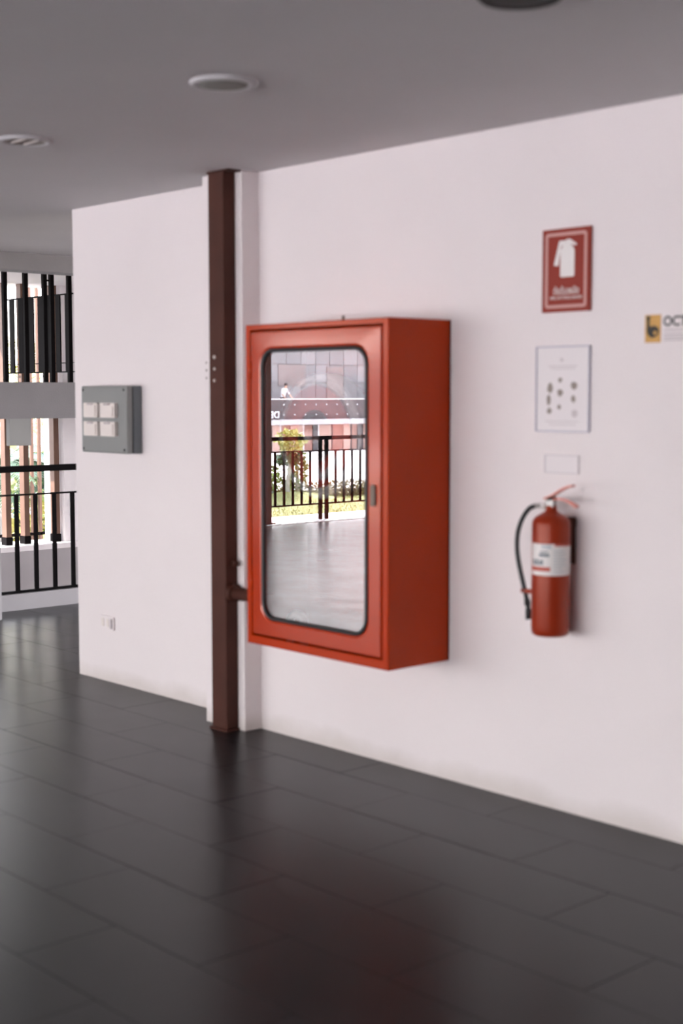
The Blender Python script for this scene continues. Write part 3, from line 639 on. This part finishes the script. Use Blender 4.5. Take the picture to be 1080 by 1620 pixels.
# ------------------------------------------------------------------ building across the road (mirrored in the glass)
XB = -65.0
bd = thing('shop_building', (XB, -53, -2.2), 'two-storey shop building with dark fascia and pale eave, mirrored in the glass', 'building')
link('ground_wall', box(XB - 9, XB - 0.35, -75, -35, -2.3, -0.34), M_SHOP, bd)
link('eave', box(XB - 0.5, XB + 0.7, -75, -35, -0.34, -0.03), M_EAVE, bd)
fa = link('fascia', box(XB - 0.25, XB, -75, -35, -0.03, 1.156), M_FASC, bd)
link('fascia_cap', box(XB - 0.3, XB + 0.05, -75, -35, 1.156, 1.20), M_WHITE, fa)
link('balcony_floor', box(XB - 3.2, XB - 0.25, -75, -35, 0.20, 0.35), M_SLAB, bd)
uw = link('upper_wall', box(XB - 9, XB - 3.0, -75, -35, 0.35, 4.5), M_FACADE, bd)
link('roof', box(XB - 9.3, XB - 2.6, -75, -35, 4.5, 4.6), M_SLAB, bd)
rn = random.Random(11)
y = -47.0; k = 0
while y > -61:
    w = rn.choice((0.5, 0.7, 0.9, 1.1)); m = (M_SHOPL, M_SHOP, M_SHOPD, M_SHOPL, M_SHOP)[k % 5]
    pn = link('shopfront_panel', box(XB - 0.36, XB - 0.28, y - w + 0.05, y - 0.05, -2.1, -0.40), m, bd)
    if m is not M_SHOP: link('panel_frame', box(XB - 0.30, XB - 0.25, y - w - 0.01, y - w + 0.06, -2.2, -0.36), M_WHITE if k % 2 else M_FASC, pn)
    y -= w; k += 1
# upper facade panels with recessed joints between them
for iz in range(3):
    z0 = 1.1 + iz * 1.12
    for iy in range(13):
        y0 = -46.5 - iy * 1.2
        link('facade_panel', box(XB - 3.0, XB - 2.93, y0 - 1.16, y0, z0, z0 + 1.08), M_FACADE if (iz + iy) % 3 else M_FACADE2, uw)
for y0, y1, z0, z1 in ((-55.2, -53.0, 2.0, 3.3), (-58.4, -57.0, 1.2, 3.2)):
    link('upper_window', box(XB - 2.95, XB - 2.88, y0, y1, z0, z1), M_UPW, uw)
# fascia studs and lettering
bm = bmesh.new()
for iy in range(20):
    for zz in (0.25, 0.85): add_box(bm, XB - 0.01, XB + 0.02, -51.0 - iy * 0.85 - 0.03, -51.0 - iy * 0.85 + 0.03, zz - 0.03, zz + 0.03)
link('fascia_studs', finish(bm), M_WHITE, fa)
me, w_ = text_mesh('DED', 0.40, depth=0.04, bold=0.01, width=1.15)
# text reads along +X facing -Y: turn it to read along +Y facing +X
me.transform(Matrix.Translation((XB + 0.005, -50.62, 0.06)) @ Matrix.Rotation(math.radians(90), 4, 'Z'))
link('sign_lettering', me, M_WHITE, fa)

# person leaning on the balcony parapet
pb = thing('person', (XB - 0.75, -51.55, 0.35), 'person in a pale shirt standing at the parapet, mirrored in the glass', 'person')
def skin(name, verts, edges, radii, root, parent, m):
    me = bpy.data.meshes.new(name); me.from_pydata(verts, edges, []); o = bpy.data.objects.new(name, me); COL.objects.link(o)
    md = o.modifiers.new('s', 'SKIN'); md.use_smooth_shade = True
    for i, r in enumerate(radii): me.skin_vertices[0].data[i].radius = (r, r)
    for i in range(len(verts)): me.skin_vertices[0].data[i].use_root = (i == root)
    o.modifiers.new('u', 'SUBSURF').levels = 2
    bpy.context.view_layer.update(); dg = bpy.context.evaluated_depsgraph_get()
    me2 = bpy.data.meshes.new_from_object(o.evaluated_get(dg)); bpy.data.objects.remove(o)
    return me2
px, py, pz = XB - 0.75, -51.55, 0.35
V = [(0, 0, .92), (.03, -.03, 1.12), (.09, -.08, 1.36), (.12, -.12, 1.48), (.14, -.14, 1.56), (.15, -.15, 1.66), (.15, -.15, 1.74),
     (0, .10, .86), (.03, .11, .47), (0, .11, .08), (.14, .11, .03), (0, -.10, .86), (.02, -.11, .47), (-.02, -.11, .08), (.12, -.11, .03),
     (.10, .10, 1.40), (.22, .22, 1.14), (.48, .24, .93), (.55, .24, .90), (.10, -.27, 1.38), (.20, -.36, 1.12), (.46, -.34, .93), (.53, -.34, .90)]
Ed = [(0, 1), (1, 2), (2, 3), (3, 4), (4, 5), (5, 6), (0, 7), (7, 8), (8, 9), (9, 10), (0, 11), (11, 12), (12, 13), (13, 14), (2, 15), (15, 16), (16, 17), (17, 18), (2, 19), (19, 20), (20, 21), (21, 22)]
Ra = [.15, .14, .16, .08, .06, .10, .085, .095, .065, .045, .04, .095, .065, .045, .04, .065, .045, .033, .03, .065, .045, .033, .03]
bme = skin('body', [(px + a, py + b, pz + c) for a, b, c in V], Ed, Ra, 0, pb, M_SKIN)
bme.materials.clear()
for m in (M_SKIN, M_SHIRT, M_TROU, M_HAIR): bme.materials.append(m)
for p in bme.polygons:
    c = p.center; z = c.z - pz; x = c.x - px
    if z < 0.06: p.material_index = 3
    elif z < 0.95 and x < 0.30: p.material_index = 2
    elif z < 1.48 and x < 0.24: p.material_index = 1
    else: p.material_index = 0
link('body', bme, None, pb)
hm = lathe([(0.0, 0.112), (0.05, 0.105), (0.09, 0.07), (0.108, 0.02), (0.106, -0.03), (0.09, -0.06), (0.0, -0.05)], (px + .14, py - .15, pz + 1.70), 20)
link('hair', hm, M_HAIR, pb)
for hx, hy in ((.55, .24), (.53, -.34)):
    bm = bmesh.new()
    for k, (ly, ln) in enumerate(((-.033, .065), (-.012, .08), (.010, .085), (.030, .075))):
        bm.from_mesh(tube([(px + hx, py + hy + ly, pz + .90), (px + hx + ln * .55, py + hy + ly, pz + .895), (px + hx + ln, py + hy + ly, pz + .875)], [.010, .009, .007], 8))
    sgn = -1 if hy > 0 else 1
    bm.from_mesh(tube([(px + hx - .04, py + hy + sgn * .03, pz + .90), (px + hx - .005, py + hy + sgn * .06, pz + .89), (px + hx + .02, py + hy + sgn * .065, pz + .88)], [.012, .010, .008], 8))
    bm.from_mesh(box(px + hx - .06, px + hx + .01, py + hy - .04, py + hy + .04, pz + .885, pz + .915, .01))
    link('hand', finish(bm, smooth=True), M_SKIN, pb)
